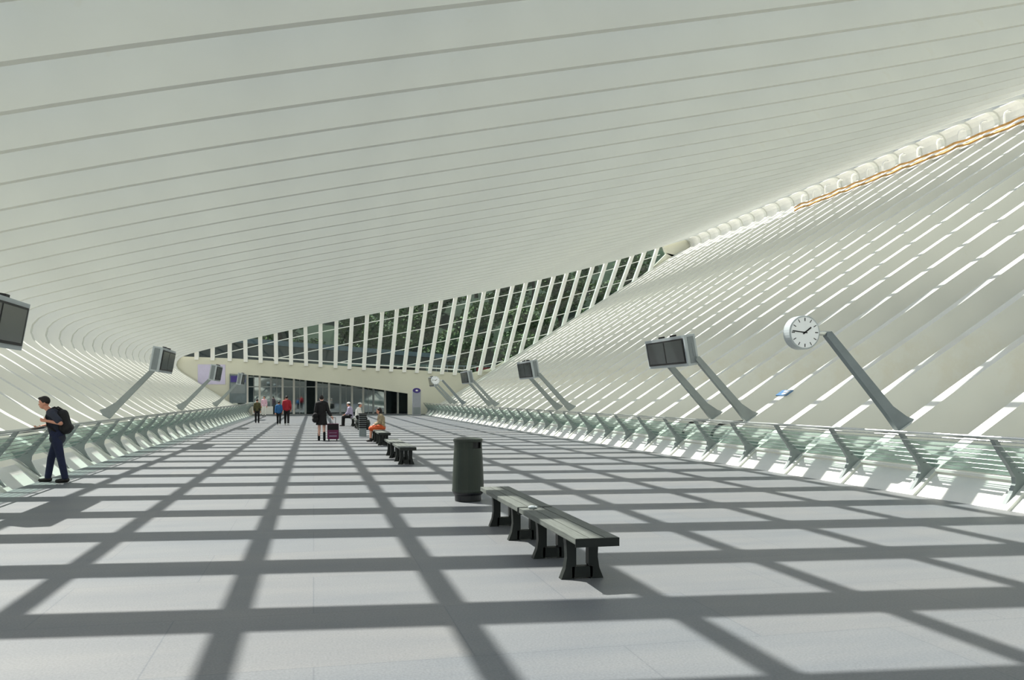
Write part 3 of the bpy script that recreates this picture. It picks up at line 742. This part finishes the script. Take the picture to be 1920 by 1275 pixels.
# woman with suitcase, seen from behind
Jw = dict(stand); Jw.update(elR=(-.02, -.24, 1.14), wrR=(-.04, -.36, .93), knL=(.06, .09, .5), anL=(.1, .1, .09), toeL=(.24, .1, .035), knR=(0, -.09, .5), anR=(-.10, -.1, .10), toeR=(.05, -.1, .035), chest=(.02, 0, 1.30), neck=(.04, 0, 1.46), head=(.08, 0, 1.60))
person('person in black jacket and short black skirt walking away, pulling a maroon suitcase', (.30, 33.5, 0), PI / 2, Jw,
       [('jacket', 'blk', shirt(1.75, .028, .0)), ('skirt', 'blk', skirt_(.60, .22)), ('boots', 'blk', shoes(.2))], skin='skin2', hair='bun', female=True)
b = B(); capsule(b, (-.26, .24, .98), (-.02, .24, .92), .10, .12); capsule(b, (-.2, .24, .82), (.02, .24, .80), .12, .12)
hb = remesh(obj('handbag', b, M['blk']), .012); hb.location = (.30, 33.5, 0); hb.rotation_euler = (0, 0, PI / 2); tag(hb, 'black shoulder bag at the left hip of the person pulling the maroon suitcase', 'bag')
def suitcase(loc, label):
    t = thing('suitcase', label, 'suitcase', loc)
    b = B(); box(b, -.21, .21, -.13, .13, .06, .66, .03); obj('shell', b, M['maroon'], t)
    b = B(); box(b, -.20, .20, -.14, -.12, .42, .64); box(b, .19, .215, -.12, .12, .08, .64); obj('black_pocket', b, M['blk'], t)
    b = B(); box(b, -.14, .14, -.142, -.125, .17, .20); box(b, -.14, .14, -.142, -.125, .30, .31); obj('pocket_zip', b, M['lilac'], t)
    b = B(); tube(b, [(-.10, .08, .62), (-.10, .06, .88), (.10, .06, .88), (.10, .08, .62)], .012, 6); obj('pull_handle', b, M['blk'], t)
    for x in (-.15, .15): b = B(); tube(b, [(x - .02, .08, .04), (x + .02, .08, .04)], .04, 12); obj('wheel', b, M['black'], t)
    return t
suitcase((.72, 33.35, 0), 'maroon suitcase with black trim on the floor beside the person in black')
# far walkers
walk_ = dict(stand); walk_.update(knL=(.14, .09, .52), anL=(.18, .09, .09), toeL=(.32, .1, .035), knR=(-.02, -.09, .5), anR=(-.16, -.09, .11), toeR=(-.02, -.1, .035), wrL=(-.08, .23, .9), wrR=(.16, -.22, .92))
person('person in olive top and dark trousers standing furthest left before the glass doors', (-3.5, 56.6, 0), PI / 2, stand, [('top', 'olive', shirt(1.8)), ('trousers', 'blk', trousers()), ('shoes', 'shoe', shoes())], s=.87)
person('small person in blue top and black trousers beside the one in red', (-2.0, 52.2, 0), PI / 2, walk_, [('top', 'blue', shirt(1.8, .03)), ('trousers', 'blk', trousers()), ('shoes', 'wht', shoes())], s=.80)
person('person in red top, dark trousers and white shoes walking before the glass doors', (-1.55, 52.3, 0), PI / 2, walk_, [('top', 'red', shirt(1.8, .03)), ('trousers', 'blk', trousers()), ('shoes', 'wht', shoes())], s=.98)
person('person in pale pink top and white trousers, farthest away, at left of doors', (-4.1, 75.5, 0), -PI / 2, stand, [('top', 'pink', shirt(1.8)), ('trousers', 'wht', trousers()), ('shoes', 'shoe', shoes())], s=.97)
# seated people
sit = dict(pelvis=(0, 0, .56), chest=(.03, 0, .92), neck=(.07, 0, 1.08), head=(.12, 0, 1.22), shL=(.05, .17, 1.02), shR=(.05, -.17, 1.02), elL=(.12, .21, .76), elR=(.12, -.21, .76),
           wrL=(.32, .12, .66), wrR=(.32, -.12, .66), hipL=(.02, .09, .55), hipR=(.02, -.09, .55), knL=(.42, .11, .52), knR=(.42, -.11, .52), anL=(.44, .11, .09), anR=(.44, -.11, .09), toeL=(.58, .12, .035), toeR=(.58, -.12, .035))
def lapskirt(b, V):
    for S in 'LR': capsule(b, V['hip' + S], V['kn' + S], .13, .10)
    capsule(b, V['pelvis'], V['pelvis'] + Vector((.05, 0, .05)), .16, .16); capsule(b, V['knL'], V['knR'], .1, .1)
person('person with long dark hair, tan patterned top and orange skirt seated on a far bench', (2.50, 32.4, 0), PI, sit, [('top', 'tan', shirt(1.6)), ('skirt', 'orange', lapskirt), ('shoes', 'shoe', shoes())], hair='long', female=True, s=.94)
person('seated person in white shirt and pale cap facing right on a far bench', (2.32, 46.6, 0), -.3, sit, [('shirt', 'wht', shirt(1.5)), ('trousers', 'blk', trousers()), ('shoes', 'wht', shoes()), ('cap', 'wht', lambda b, V: (ellip(b, V['head'] + Vector((-.01, 0, .085)), (.11, .095, .07)), ellip(b, V['head'] + Vector((.1, 0, .07)), (.07, .07, .012))))])
person('seated person in lilac shirt and pale cap left of the one in white', (2.05, 49.3, 0), PI * .9, sit, [('shirt', 'lilac', shirt(1.5)), ('trousers', 'blk', trousers()), ('shoes', 'shoe', shoes()), ('cap', 'wht', lambda b, V: ellip(b, V['head'] + Vector((-.01, 0, .085)), (.11, .095, .07)))])
